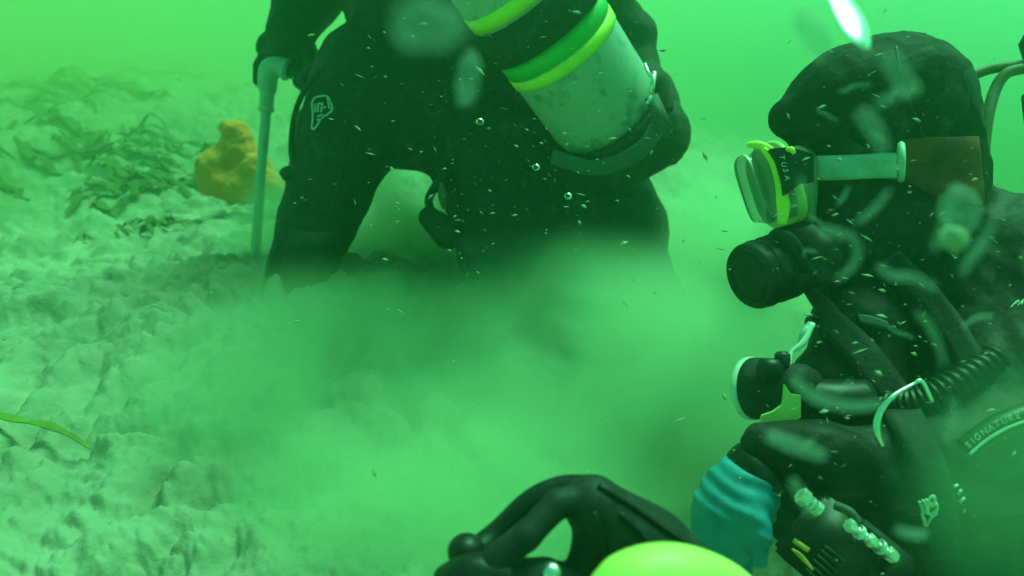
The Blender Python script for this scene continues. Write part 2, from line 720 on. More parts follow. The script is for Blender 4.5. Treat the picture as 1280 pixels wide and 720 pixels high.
b0 = (i2 * len(radb) + j2).ravel() + len(gx)
Fb = np.stack([b0, b0 + 1, b0 + len(radb) + 1, b0 + len(radb)], 1)
Vg = np.stack([np.concatenate([gx, hx]), np.concatenate([gy, hy]), np.concatenate([gz, hz])], 1)
silt = mat('pale_silt', (.37, .37, .29), .95, noise=(4.5, (.25, .26, .19), .38, .66), bump=(70, .35, .010), spec=.05)
tag(raw('seabed', Vg, np.concatenate([Fg, Fb])[:, ::-1], silt), kind='structure')


def ground(x, y):
    return float(height(np.array([x]), np.array([y]))[0])


# ------------------------------------------------------------------ bodies
def grow(th, name, sdf, h, m, fold=.004, fs=9.0, parent=None, label=None, stretch=(1, 1, 1), ribs=None):
    V, F = sdf.mesh(h)
    N = sdf.grad(V)
    if fold:
        q = V * fs * np.array(stretch)
        w = q + .8 * np.stack([vnoise(q * .6 + 3), vnoise(q * .6 + 19), vnoise(q * .6 + 41)], 1)
        d = (1 - 2 * np.abs(vnoise(w))) ** 1 * .7 + (1 - 2 * np.abs(vnoise(w * 2.3 + 11))) * .35 + .2 * vnoise(V * 60)
        V = V + N * (fold * d)[:, None]
    if ribs:                               # rolled cuff: (origin, axis, pitch, length, depth)
        o_, a_, pitch, ln, dep = ribs
        a_ = a_ / np.linalg.norm(a_)
        t = (V - o_) @ a_
        V = V + N * (dep * np.sin(t * 2 * math.pi / pitch + 1.2 * vnoise(V * 25)) * ss(ln, ln * .6, t))[:, None]
    return th.add(name, (V, F), m, parent, label=label)


# ================= working diver in the middle
B = P(600, 430, 1.5)
T = Thing('person', (B[0], B[1], ground(B[0], B[1])), 'diver in black drysuit kneeling in the silt cloud, grey tank on back, holding the pipe', 'person', 'divers')
mid = SDF(.05)
mid.chain([(640, 165, 1.55, 112), (580, 40, 1.58, 125), (535, -120, 1.55, 150), (510, -250, 1.50, 100)])
mid.chain([(515, 125, 1.52, 85), (470, 115, 1.52, 76)])
mid.chain([(478, 108, 1.52, 80), (431, 178, 1.48, 60), (398, 280, 1.46, 43), (377, 340, 1.45, 37)], k=.02)
mid.chain([(380, 352, 1.45, 34), (430, 480, 1.36, 30), (480, 600, 1.24, 24)], k=.03)
mid.chain([(690, 170, 1.52, 98), (742, 285, 1.52, 82), (790, 400, 1.50, 62), (805, 430, 1.50, 52)], k=.04)
mid.chain([(624, 185, 1.48, 84), (650, 275, 1.44, 80), (665, 390, 1.36, 68), (680, 470, 1.25, 48)], k=.05)
mid.chain([(805, 430, 1.5, 50), (760, 500, 1.32, 48), (720, 560, 1.2, 40)], k=.03)
# shoulders, arm that holds the pipe, the other arm, neck and head (above the frame)
mid.chain([(390, -210, 1.55, 80), (650, -210, 1.55, 80)], k=.06)
mid.chain([(390, -200, 1.58, 70), (372, -70, 1.68, 50), (385, -8, 1.74, 38), (362, 45, 1.70, 26)], k=.03)
mid.chain([(650, -200, 1.55, 70), (690, -40, 1.85, 46), (640, 110, 1.98, 38), (600, 190, 1.95, 28)], k=.03)
mid.chain([(505, -230, 1.55, 75), (490, -330, 1.58, 68)], k=.05)
mid.ellp(475, -400, 1.60, 92, 112, .115, k=.03)
suit = grow(T, 'drysuit', mid, .0085, M['suit'], fold=.009, fs=6.5)

for l in ([(432, 150), (425, 220), (400, 300), (385, 350)], [(380, 250), (400, 262), (430, 262)], [(560, 140), (640, 205), (720, 240), (790, 250)], [(700, 250), (735, 320), (770, 390)]):
    T.add('seam', bar_on(mid, l, 1, .006, .0022, .3, 8), M['fabric'], suit)
T.add('knee_patch', patch(mid, ([(362, 285), (392, 290), (430, 288)], [(350, 350), (378, 360), (408, 352)]), .008, .004), M['rubberd'], suit)
# gloved hand closed round the pipe's elbow fitting
hand = SDF(.012)
hand.chain([(372, 22, 1.74, 26), (358, 48, 1.73, 24), (352, 66, 1.735, 22)])
hand.chain([(340, 60, 1.74, 19), (372, 70, 1.72, 19)])
for k, (x0, x1, x2) in enumerate(((336, 326, 325), (345, 334, 333), (372, 376, 374), (380, 388, 386))):
    dd = 0 if k < 2 else -.03
    hand.chain([(x0, 66 + k, 1.735 + dd, 10), (x1, 84 + 2 * k, 1.73 + dd, 9), (x2, 100 + k, 1.72 + dd, 8), (x2 + 6, 106 + k, 1.71 + dd, 7)], k=.004)
hand.chain([(384, 62, 1.70, 12), (392, 82, 1.665, 10), (380, 98, 1.655, 8)], k=.006)
grow(T, 'glove', hand, .0022, M['rubberd'], fold=.0015, fs=40)
cuff = lathe(P(364, 34, 1.70), P(352, 62, 1.7) - P(372, 10, 1.72), [(.036, -.05), (.052, -.045), (.054, -.02), (.050, 0), (.054, .012), (.040, .016)], 24)
T.add('cuff', cuff, M['rubberd'])

# wing (buoyancy) round and behind the tank
wing = SDF(.02)
wing.chain([(700, 215, 1.42, 34), (770, 200, 1.40, 40), (814, 170, 1.38, 43), (806, 125, 1.42, 36), (796, 85, 1.45, 24), (786, 45, 1.46, 30), (735, -20, 1.42, 40), (680, -120, 1.38, 50)])
wing.chain([(560, 40, 1.42, 45), (520, -50, 1.38, 60), (480, -150, 1.34, 60)])
grow(T, 'buoyancy_wing', wing, .005, M['fabric'], fold=.005, fs=12)

# backplate padding / dark lumps on the back
pad = SDF(.03)
pad.chain([(680, 150, 1.42, 45), (620, 50, 1.38, 62), (560, -70, 1.32, 70)])
grow(T, 'back_pad', pad, .006, M['fabric'], fold=.005, fs=14)

# thigh hose, console hanging between the legs
T.add('thigh_strap', tube([(398, 88, 1.42), (378, 118, 1.42), (367, 150, 1.42), (364, 190, 1.42), (370, 212, 1.42), (372, 222, 1.43)], .006, 10), M['rubber'])
T.add('strap_end', tube([(372, 214, 1.42), (360, 217, 1.42), (353, 221, 1.42)], [.013, .016, .012], 10, 4), M['rubber'])
T.add('strap_edge', tube([(375, 140, 1.405), (371, 160, 1.405), (370, 178, 1.405)], .0025, 8), M['webg'])
con = T.add('gauge_hose', tube([(560, 215, 1.36), (545, 232, 1.38), (536, 250, 1.40), (540, 268, 1.40)], .009, 10), M['rubber'])
cs = SDF(.01)
cs.chain([(537, 272, 1.40, 14), (560, 292, 1.40, 20)])
V_, F_ = cs.mesh(.004)
T.add('gauge_console', (V_, F_), M['rubberd'])
T.add('hose_clip', tube([(552, 228, 1.33), (553, 244, 1.33), (556, 262, 1.34)], [.004, .009, .005], 10, 5), M['webg'])

# printed emblem on the thigh
def emblem(th, sdf, lines, r, m, off=.007, name='emblem_stroke', d0=.3, host=None):
    g = [bar_on(sdf, l, 1, off, r, d0, 4) for l in lines]
    return th.add(name, join(*g), m, host)


em = emblem(T, mid, [
    [(390, 129), (394, 122), (408, 120), (413, 127), (415, 138), (402, 148), (394, 160), (390, 160), (391, 146), (390, 129)],
    [(394, 130), (394, 140)], [(398, 129), (397, 140)], [(397, 130), (404, 129)], [(403, 130), (401, 140)], [(404, 135), (408, 133)],
    [(409, 122), (412, 136)], [(396, 146), (404, 143)], [(396, 150), (400, 149)]], .0018, M['logo'], off=.010, name='thigh_emblem', host=suit)

# ================= tank on the diver's back
ax_img = np.array([.68 * .86, .733 * .86, .51])            # towards the bottom: right, down, away
ax = ax_img[0] * CR - ax_img[1] * CU + ax_img[2] * CF
bot = P(769, 160, 1.30)
TK = Thing('scuba_tank', bot, 'grey scuba tank with yellow and green bands strapped to the kneeling diver', 'scuba tank')
RT = .104
up = -ax
TK.add('cylinder', lathe(bot, up, [(.02, .0), (.055, .004), (.086, .014), (.099, .032), (RT, .055), (RT, .30), (RT, .56), (.09, .60), (.06, .635), (.028, .655), (.022, .68)], 64), M['tank'])


def ring(a, b, r, m, name, lab=None, wave=0):
    TK.add(name, lathe(bot, up, [(RT - .004, a), (r, a + .001), (r, b - .001), (RT - .004, b)], 64), m, label=lab)


ring(.180, .202, RT + .0025, M['yellow'], 'band', 'fluorescent yellow band')
ring(.203, .234, RT + .002, M['green'], 'band', 'bright green band')
ring(.236, .300, RT + .009, M['fabric'], 'cam_strap')
ring(.304, .330, RT + .0025, M['yellow'], 'band', 'fluorescent yellow band')
ring(.44, .49, RT + .010, M['fabric'], 'cam_strap')
TK.add('boot', lathe(bot, up, [(.05, -.018), (.095, -.012), (.107, .0), (.110, .012), (.110, .022), (.103, .026), (.099, .012)], 64), M['rubberd'])
TK.add('valve', join(lathe(bot, up, [(.022, .675), (.024, .69), (.024, .74), (.018, .745)], 20), lathe(bot + up * .715 - CR * .05, CR, [(.014, 0), (.016, .01), (.014, .06), (.02, .062), (.02, .09)], 16, knurl=16, kn=.08)), M['chrome'])
# buckle and tail of the strap at the right of the tank
TK.add('buckle', join(tube([(806, 80, 1.14), (810, 90, 1.13), (813, 95, 1.13)], .0028, 8), tube([(818, 90, 1.13), (814, 118, 1.13)], .0042, 8), tube([(814, 118, 1.13), (809, 130, 1.13)], .003, 8)), M['steel'])
TK.add('strap_tail', join(box(P(824, 142, 1.19), (.012, .003, .034), np.array([CR * .9 + CU * .42, CF, CU * .9 - CR * .42]))), M['webg'])
TK.add('webbing_loop', tube([(826, 96, 1.24), (832, 118, 1.22), (834, 140, 1.2)], [.012, .017, .012], 10, 6, flat=.4), M['fabric'])
TK.add('crotch_strap', tube([(690, 196, 1.24), (745, 210, 1.22), (800, 188, 1.20), (826, 150, 1.20)], .015, 12, 8, flat=.25), M['webg'])

# ================= pipe
PB = P(320, 306, 1.76)
zb = ground(PB[0], PB[1])
PI = Thing('dredge_pipe', (PB[0], PB[1], zb), 'pale plastic pipe with elbow fitting, upright in the silt, held by the kneeling diver', 'pipe')
PI.add('pipe', tube([(317, 345, 1.76), (320, 306, 1.76), (326, 220, 1.73), (333, 135, 1.70)], .0125, 20, 8), M['pvc'])
PI.add('coupling', join(lathe(P(332.5, 140, 1.70), P(335, 104, 1.69) - P(332.5, 140, 1.7), [(.0145, 0), (.0195, .002), (.020, .012), (.0175, .014), (.0175, .045), (.0205, .048), (.0205, .062)], 32)), M['pvc'])
PI.add('elbow', join(tube([(334, 112, 1.685), (335, 96, 1.68), (339, 86, 1.68), (350, 84, 1.68), (362, 88, 1.68)], [.0225, .024, .0265, .0245, .0225], 24, 8), lathe(P(356, 86, 1.68), P(364, 89, 1.68) - P(352, 84.5, 1.68), [(.022, 0), (.0275, .001), (.0275, .009), (.022, .01)], 24)), M['pvc'])
PI.add('side_pipe', tube([(360, 88, 1.68), (392, 102, 1.66), (420, 112, 1.66)], .017, 16, 4), M['rubberd'])

# ================= orange sponge beyond the pipe
sp = SDF(.05)
D = 2.15
sp.chain([(262, 232, D, 17), (264, 208, D, 17), (296, 186, D, 17), (298, 168, D, 13), (278, 158, D, 8)], k=.03)
sp.chain([(285, 232, D, 21), (312, 228, D, 20), (336, 226, D, 12)], k=.03)
sp.chain([(304, 192, D, 13), (325, 214, D, 15), (343, 236, D, 14)], k=.03)
V_, F_ = sp.mesh(.008)
N_ = sp.grad(V_)
V_ = V_ + N_ * (.012 * fbm(V_ * 16, 4) - .006 * np.abs(vnoise(V_ * 55)))[:, None]
single('sea_sponge', (V_, F_), M['orange'], 'dull orange lumpy sponge with one raised lobe, on the seabed behind the pipe', 'sponge')

# ================= right diver, in profile
B = P(1180, 700, .95)
S = Thing('person', (B[0], B[1], ground(B[0], B[1])), 'diver in black hood in profile facing left, yellow mask and regulator on face, teal glove', 'person', 'divers')
rd = SDF(.035)
DH = .86
hood_parts = SDF(.03)
def headshape(s):
    s.ellp(1090, 142, DH, 100, 80, .088)
    s.ellp(1112, 112, DH, 62, 52, .078)
    s.ellp(1146, 165, DH, 58, 82, .078)
    s.chain([(1000, 150, DH, 24), (1065, 115, DH, 42)], k=.01)
    s.chain([(1050, 225, DH, 48), (1055, 300, DH, 50), (1045, 330, DH, 30)], k=.03)
    s.chain([(1156, 232, DH, 62), (1120, 300, DH, 64)], k=.03)
    s.chain([(1012, 235, DH, 22), (996, 262, DH, 12)], k=.02)       # nose
headshape(rd)
rd.chain([(1140, 300, DH, 74), (1165, 400, .90, 112), (1180, 520, .92, 150), (1195, 700, .95, 150), (1200, 830, .98, 140)], k=.05)
rd.chain([(1075, 420, .82, 58), (1060, 500, .80, 56), (1090, 620, .84, 70)], k=.04)
rd.chain([(1285, 335, .84, 88), (1230, 330, .90, 70)], k=.05)
rd.chain([(1290, 345, .80, 82), (1265, 470, .74, 70), (1225, 575, .68, 58)], k=.04)            # upper arm (near)
rd.chain([(1225, 575, .68, 55), (1120, 585, .66, 46), (1020, 575, .65, 38), (958, 560, .66, 34)], k=.03)  # forearm
rd.chain([(1170, 380, 1.02, 80), (1110, 520, 1.10, 55), (1030, 600, 1.02, 42), (985, 640, .95, 34)], k=.04)   # far arm
rd.chain([(1180, 840, .98, 130), (1020, 960, .86, 95), (900, 1010, .78, 68)], k=.05)
rd.chain([(1290, 850, 1.02, 120), (1250, 990, .92, 95), (1180, 1080, .84, 66)], k=.05)
rd.chain([(900, 1010, .78, 62), (1050, 1060, .95, 58), (1200, 1060, 1.15, 46)], k=.03)
sui = grow(S, 'drysuit', rd, .0058, M['suit2'], fold=.006, fs=11)

hd = SDF(.03)
headshape(hd)
# hood as its own slightly prouder skin: cap plus cheek, with seams
hs = SDF(.028)
hs.ellp(1090, 140, DH, 104, 84, .092)
hs.ellp(1112, 110, DH, 66, 56, .082)
hs.ellp(1146, 165, DH, 62, 88, .082)
hs.chain([(986, 148, DH, 20), (1050, 112, DH, 46)], k=.016)
hs.chain([(988, 148, DH, 21), (1055, 165, DH, 44)], k=.014)
hs.chain([(1062, 235, DH, 46), (1075, 300, DH, 50)], k=.03)
hs.chain([(1158, 235, DH, 68), (1152, 300, DH, 74)], k=.03)
hood = grow(S, 'hood', hs, .0035, M['hood'], fold=.003, fs=16)
for k, l in enumerate([[(1120, 58), (1128, 100), (1150, 160), (1185, 235)], [(1005, 238), (1040, 262), (1070, 330)]]):
    S.add('seam', bar_on(hs, l, 1, .004, .0016, .3, 10), M['rubber'], hood)
both0 = SDF(.004)
both0.pr = hs.pr + [tuple(list(rd.pr[0])[:-2] + [.004, False])] + rd.pr[1:]
S.add('hood_panel', patch(both0, ([(1128, 178), (1160, 172), (1190, 172), (1224, 170)], [(1128, 222), (1160, 240), (1190, 250), (1232, 256)]), .005, .004), M['red'], hood, label='red brown neoprene panel behind the mask strap')

both = SDF(.004)
both.pr = hs.pr + [tuple(list(rd.pr[0])[:-2] + [.004, False])] + rd.pr[1:]
# face inside the mask
fc = SDF(.012)
fc.ellp(1030, 228, DH, 26, 44, .040)
fc.chain([(1003, 222, DH, 9), (992, 248, DH, 11), (1000, 256, DH, 12)], k=.01)
fc.chain([(1010, 208, .835, 9), (1010, 208, .885, 9)], k=.012)
fo = S.add('face', fc.mesh(.003), M['skin'])
for dd in (.842, .880):
    S.add('eye', lathe(P(1004, 224, dd), -CR, [(.006, -.004), (.008, 0), (.007, .003), (.003, .006)], 16), M['white'], fo)
# mask
MK = S.add('mask', patch(hs, ([(985, 192), (1000, 190), (1014, 192)], [(985, 226), (1000, 226), (1014, 226)]), .010, .006), M['rubber'])
def pxbox(pts, d, w):
    """solid outline in px at depth d, w metres thick about the profile plane"""
    c = np.array([P(x, y, d) for x, y in pts])
    n = len(c)
    V = np.concatenate([c - CF * w / 2, c + CF * w / 2])
    F = [tuple(range(n))[::-1], tuple(range(n, 2 * n))]
    F += [(i, (i + 1) % n, n + (i + 1) % n, n + i) for i in range(n)]
    return V, F
# skirt: translucent, widening from face to frame
def loft(secs, seg=28, cap=True):
    """secs: (px,py,d, ry px (vertical), rz metres (depth half width), tilt dx over vertical px)"""
    V = []
    for (x, y, d, ry, rz, tx) in secs:
        for j in range(seg):
            a = 2 * math.pi * j / seg
            c, s_ = math.cos(a), math.sin(a)
            c = math.copysign(abs(c) ** .6, c)
            s2 = math.copysign(abs(s_) ** .6, s_)
            p = P(x + tx * c, y + ry * c, d)
            V.append(p + CF * rz * s2)
    F = []
    m = len(secs)
    for i in range(m - 1):
        for j in range(seg):
            F.append((i * seg + j, (i + 1) * seg + j, (i + 1) * seg + (j + 1) % seg, i * seg + (j + 1) % seg))
    if cap:
        F.append(tuple(range(seg)))
        F.append(tuple((m - 1) * seg + j for j in range(seg))[::-1])
    return np.array(V), F


def tiltsec(x, y, ry, rz, tx):
    return (x, y, DH, ry, rz, tx)


S.add('skirt', loft([tiltsec(1000, 246, 56, .050, -2), tiltsec(990, 244, 58, .058, 4), tiltsec(980, 240, 52, .062, 10), tiltsec(973, 234, 48, .064, 14)]), M['clear'], MK)
S.add('frame', loft([tiltsec(974, 234, 50, .066, 15), tiltsec(968, 233, 52, .068, 16), tiltsec(963, 233, 48, .068, 15)]), M['yellowd'], MK)
for sgn in (-1, 1):
    V, F = loft([(962, 233, DH, 43, .030, 14), (950, 232, DH, 42, .030, 13), (946, 232, DH, 38, .027, 13)])
    S.add('lens', (V + CF * sgn * .034, F), M['lens'], MK)
    V, F = loft([(951, 232, DH, 43, .0315, 13), (948, 232, DH, 43, .0315, 13)], cap=False)
    S.add('lens_rim', (V + CF * sgn * .034, F), M['white'], MK)
S.add('frame_top', tube([(934, 181, .80), (946, 181, .795), (957, 184, .79), (968, 188, .785)], [.003, .005, .0045, .002], 10, 6), M['yellow'], MK)
S.add('frame_clip', tube([(982, 187, .77), (989, 187, .765), (993, 192, .765)], [.002, .0035, .002], 10, 6), M['yellow'], MK)
S.add('frame_edge', tube([(954, 186, .785), (966, 202, .782), (974, 228, .782), (979, 256, .785), (978, 280, .79)], [.0035, .0045, .005, .0075, .005], 12, 6, flat=.6), M['yellow'], MK)
bk = S.add('temple', join(pxbox([(962, 187), (985, 185), (1014, 194), (1014, 228), (998, 230), (988, 238), (980, 244), (977, 226), (970, 202)], .775, .014)), M['rubber'], MK, smooth=False)
_T = []
for k, ch in enumerate('TUSA'):
    W, F = glyphs(ch, lambda u, v, k=k: np.array([P(974.5 + k * 2.2 + b, 194 + k * 8.6 + a, .767) for a, b in zip(u, v)]), 9.0)
    _T.append(mesh_thick(W, F, np.tile(-CF, (len(W), 1)), .0006))
for g in _T:
    S.add('letter', g, M['logo'], MK, smooth=False)
ms = S.add('mask_strap', patch(both, ([(1008, 195), (1045, 194), (1085, 193), (1122, 193)], [(1008, 225), (1045, 225), (1085, 223), (1122, 221)]), .008, .004), M['strapg'])
S.add('strap_keeper', lathe(P(1121, 203, .755), -CF * .42 + CR * .9, [(.008, 0), (.021, .001), (.023, .004), (.021, .007), (.010, .008)], 28, squash=1), M['strapg'])

# regulator
rg_ax = P(915, 352, .80) - P(985, 328, .83)
RG = S.add('regulator', lathe(P(990, 328, .83), rg_ax, [(.020, -.02), (.034, -.012), (.037, 0), (.0385, .03), (.040, .055), (.040, .064), (.037, .069), (.033, .0695), (.031, .066)], 48), M['rubber'])
for q_ in (.012, .022, .032, .050):
    S.add('cup_ridge', lathe(P(990, 328, .83), rg_ax, [(.036, q_), (.0412, q_ + .0012), (.0412, q_ + .0022), (.036, q_ + .0034)], 48), M['rubberd'], RG)
S.add('purge_cover', lathe(P(990, 328, .83), rg_ax, [(.0315, .064), (.030, .067), (.02, .070), (.006, .072)], 40, knurl=20, kn=.02), M['rubberd'], RG)
rb = SDF(.012)
rb.chain([(1020, 322, .82, 38), (1050, 310, .84, 30)])
rb.chain([(975, 300, .82, 16), (1010, 295, .82, 20)])
rb.chain([(1000, 345, .80, 16), (1040, 350, .80, 10)])
S.add('mouthpiece', rb.mesh(.003), M['rubber'], RG)
S.add('exhaust_tee', tube([(968, 296, .80), (985, 302, .79), (1000, 330, .79), (1020, 350, .79)], [.007, .012, .011, .006], 12, 6, flat=.6), M['rubberd'], RG)
S.add('breathing_hose', tube([(1010, 352, .82), (1040, 392, .80), (1090, 418, .79), (1160, 400, .80), (1250, 330, .82), (1300, 240, .82), (1290, 120, .88)], .0115, 14, 10), M['rubber'], RG)
# hoses behind the head up to the first stage
S.add('first_stage', join(lathe(P(1322, 95, .95), -CR * .2 + CU, [(.02, 0), (.03, .005), (.03, .03), (.022, .036), (.018, .05)], 32), lathe(P(1312, 75, .95), CU - CR * .3, [(.02, 0), (.028, .004), (.028, .035), (.02, .045)], 28)), M['rubberd'])
S.add('hose', tube([(1290, 80, .95), (1262, 83, .95), (1232, 88, .95), (1205, 102, .95), (1190, 122, .94)], .0070, 12, 8), M['hose'])
S.add('hose', tube([(1278, 86, .94), (1258, 92, .94), (1244, 112, .94), (1234, 150, .93), (1229, 200, .92), (1228, 262, .90)], .0075, 12, 8), M['hose'])

# chest gear ------------------------------------------------
S.add('whistle_tube', tube([(1014, 406, .74), (1006, 416, .735), (1000, 430, .735)], [.0045, .0048, .003], 10, 6), M['strapg'])
S.add('white_cord', tube([(1016, 404, .735), (1004, 428, .73), (990, 440, .73), (986, 454, .725), (990, 470, .725), (1004, 480, .73)], [.003, .0035, .0028, .0034, .0036, .002], 10, 6), M['white'])
S.add('hook', tube([(1022, 398, .75), (1014, 396, .745), (1009, 402, .745), (1011, 411, .745)], .003, 8, 6), M['rubber'])
GA = P(934, 488, .765) - P(985, 488, .73)
gg = S.add('inflator', lathe(P(985, 486, .73), GA + CF * .006, [(.020, -.03), (.026, -.02), (.028, 0), (.030, .016), (.034, .03), (.034, .044), (.030, .047)], 44), M['rubberd'])
S.add('rim', lathe(P(985, 486, .73), GA + CF * .006, [(.0335, .040), (.0352, .041), (.0352, .0475), (.0330, .048), (.0325, .044)], 44), M['white'], gg)
S.add('button', lathe(P(985, 486, .73), GA + CF * .006, [(.020, .045), (.019, .050), (.012, .053)], 32), M['rubber'], gg)
S.add('knob', join(lathe(P(978, 450, .72), CU, [(.006, -.01), (.008, 0), (.008, .006), (.005, .009)], 16), lathe(P(962, 452, .72), CU, [(.012, -.02), (.014, -.004), (.010, .003)], 18)), M['rubber'])
tagv = pxbox([(980, 480), (988, 492), (1000, 494), (1000, 522), (984, 529), (950, 526), (952, 519), (966, 514), (978, 505)], .672, .004)
S.add('yellow_tab', tagv, M['yellowd'], smooth=False)
S.add('torch_body', tube([(1000, 500, .73), (1040, 505, .72), (1085, 500, .72)], [.024, .026, .022], 20, 6), M['rubber'])
# corrugated hose down the chest
S.add('corrugated_hose', tube([(1110, 512, .73), (1150, 505, .70), (1195, 482, .69), (1245, 450, .70)], .017, 16, 30, rib=1.3, ribamp=.10), M['rubber'])
# big silver d ring
S.add('d_ring', tube([(1165, 502, .60), (1152, 477, .60), (1140, 481, .60), (1118, 494, .595), (1103, 510, .595), (1096, 528, .595), (1097, 545, .595), (1103, 557, .60)], [.0018, .0020, .0014, .002, .0027, .0031, .0029, .002], 12, 8), M['steel'])
S.add('harness_strap', join(patch(rd, ([(1010, 400), (1060, 450), (1110, 520), (1150, 600), (1165, 700)], [(1040, 380), (1095, 430), (1145, 500), (1190, 600), (1205, 700)]), .012, .004)), M['fabric'])
S.add('harness_strap', join(patch(rd, ([(1100, 330), (1150, 380), (1200, 460)], [(1125, 315), (1175, 362), (1228, 440)]), .012, .004)), M['fabric'])
for a, b in (((1072, 392), (1110, 402)),):
    S.add('webbing_tab', patch(rd, ([a, ((a[0] + b[0]) / 2, (a[1] + b[1]) / 2 - 2), b], [(a[0] + 3, a[1] + 10), ((a[0] + b[0]) / 2, (a[1] + b[1]) / 2 + 9), (b[0] + 2, b[1] + 9)]), .012, .003), M['webg'])
# small clip
S.add('clip', tube([(1158, 570, .63), (1159, 582, .625), (1155, 592, .625), (1148, 597, .63)], [.001, .002, .002, .001], 8, 6), M['steel'])

# hose cover with lettering along the near arm
arc = [(1205, 553), (1225, 536), (1250, 521), (1280, 510), (1320, 500), (1360, 496)]
arc2 = catmull(np.array(arc, float), 16)
dcv = .56
hosec = S.add('lettered_sleeve', tube([(x + 3, y + 9, dcv + .01) for x, y in arc], .0095, 20, 10), M['rubber'])
cum = np.concatenate([[0], np.cumsum(np.linalg.norm(np.diff(arc2, axis=0), axis=1))])


def along(u, v):
    out = []
    for a, b in zip(u, v):
        a = min(max(a, 0), cum[-1] - .01)
        i = int(np.searchsorted(cum, a, 'right') - 1)
        f = (a - cum[i]) / (cum[i + 1] - cum[i])
        p = arc2[i] * (1 - f) + arc2[i + 1] * f
        t = arc2[i + 1] - arc2[i]
        t /= np.linalg.norm(t)
        n = np.array([t[1], -t[0]])
        q = p + n * (b - 1.5)
        out.append(P(q[0] + 3, q[1] + 8, dcv - .0005 - .0005))
    return np.array(out)


xo = 2.0
for ch in 'SIGNATURE SERIES':
    if ch == ' ':
        xo += 6
        continue
    W, F = glyphs(ch, lambda u, v: along(u + xo, v), 11.5)
    S.add('letter', mesh_thick(W, F, np.tile(-CF, (len(W), 1)), .0006), M['logo'], hosec, smooth=False)
    xo += {'I': 4.6, 'G': 10.5, 'N': 10, 'M': 11}.get(ch, 9.2)
S.add('sleeve_edge', tube([(x + 7, y + 15, dcv) for x, y in arc], .0012, 8, 8), M['strapg'], hosec)

# slanted lettering at the shoulder
for k, ch in enumerate('PRO'):
    x0, y0 = 1262 + k * 8.5, 384 - k * 2.0
    W, F = glyphs(ch, lambda u, v: rd.surf(x0 + u + v * .9, y0 - v * 1.0 - u * .25, .3, .008)[0], 12)
    S.add('letter', mesh_thick(W, F, np.tile(-CF, (len(W), 1)), .0006), M['logo'], sui, smooth=False)
# emblem on the hip
emblem(S, rd, [
    [(1149, 627), (1153, 637), (1153, 645), (1157, 655)], [(1153, 625), (1158, 634), (1158, 642)], [(1158, 624), (1160, 634), (1160, 641), (1166, 645)],
    [(1161, 624), (1167, 620), (1168, 628), (1162, 630), (1161, 624)], [(1163, 634), (1170, 629), (1171, 637), (1166, 642)], [(1166, 645), (1171, 641)], [(1157, 657), (1162, 650), (1166, 645)], [(1155, 648), (1156, 656), (1160, 656)]],
    .0014, M['logo'], off=.019, name='hip_emblem', host=sui)
emblem(S, rd, [[(1186, 602), (1189, 601)], [(1192, 609), (1197, 606)], [(1197, 618), (1202, 612)], [(1199, 628), (1206, 622)], [(1203, 640), (1206, 637)]], .0013, M['logo'], off=.009, name='hip_print', host=sui)

# near hand in a teal glove
gl = SDF(.012)
gl.chain([(946, 590, .665, 30), (930, 610, .665, 36), (914, 640, .665, 40), (905, 672, .67, 38)], k=.02)
for k, (dx, dy, L) in enumerate(((-30, 8, 50), (-10, 20, 62), (12, 24, 58), (32, 18, 44))):
    bx, by = 902 + dx, 672 + dy
    gl.chain([(bx, by, .665, 12), (bx - 6, by + L * .5, .655, 10.5), (bx - 2, by + L * .9, .68, 9), (bx + 4, by + L * 1.05, .70, 8)], k=.005)
gl.chain([(938, 640, .635, 14), (952, 668, .63, 12), (950, 700, .63, 10)], k=.01)
glove = grow(S, 'glove', gl, .0026, M['teal'], fold=.0022, fs=22, ribs=(P(944, 588, .665), P(905, 672, .67) - P(944, 588, .665), .014, .075, .0011), label='teal rubber dry glove')
S.add('cuff_ring', lathe(P(944, 588, .665), P(975, 560, .65) - P(935, 600, .65), [(.024, -.010), (.029, -.008), (.0295, .0), (.029, .008), (.025, .010)], 32), M['rubber'], glove)

# ================= instrument held in the diver's lap
c = P(1035, 682, .60)
IN = Thing('dive_light', c, 'black box with two silvery screw fittings, held in front of the profile diver', 'instrument')
e1 = np.array(CR * .72 - CU * .60 - CF * .2)
e1 /= np.linalg.norm(e1)
e3 = np.cross(e1, CF)
e3 /= np.linalg.norm(e3)
e2 = np.cross(e3, e1)
Mx = np.array([e1, e2, e3])
IN.add('housing', box(c, (.030, .016, .034), Mx, .12), M['rubber'])
for k in range(6):
    IN.add('rib', box(c - e2 * .017 * np.sign(e2 @ CF) + e1 * (.002 + .0 * k) + e3 * (-.002 - .0052 * k), (.010, .0022, .0016), Mx, .2), M['rubberd'])
IN.add('copper_strip', tube([(992, 675, .575), (1011, 688, .57)], .0022, 8), M['copper'])
IN.add('copper_strip', tube([(990, 686, .58), (1002, 696, .575), (1016, 712, .575)], [.001, .0022, .001], 8), M['copper'])
def fitting(a, b, prof):
    pa, pb = P(*a), P(*b)
    L = np.linalg.norm(pb - pa)
    dr = (pb - pa) / L
    parts = [lathe(pa, dr, [(.0026, 0), (.0032, .0006), (.0032, L), (.002, L + .0006)], 16)]
    for k in range(14):                       # thread
        parts.append(lathe(pa + dr * L * (k + .5) / 14, dr, [(.0030, -.0007), (.0037, 0), (.0030, .0007)], 14))
    for s0, w_, rr_, n_ in prof:              # hexagonal and knurled collars
        parts.append(lathe(pa + dr * (s0 * L), dr, [(rr_ * .9, 0), (rr_, .0005), (rr_, w_ - .0005), (rr_ * .9, w_)], n_))
    return join(*parts)
IN.add('screw_fitting', fitting((1060, 655, .565), (1120, 698, .575), [(0, .005, .0058, 6), (.20, .0035, .0064, 18), (.42, .006, .0056, 6), (.63, .0035, .0066, 18), (.82, .008, .0060, 6)]), M['chrome'], smooth=False)
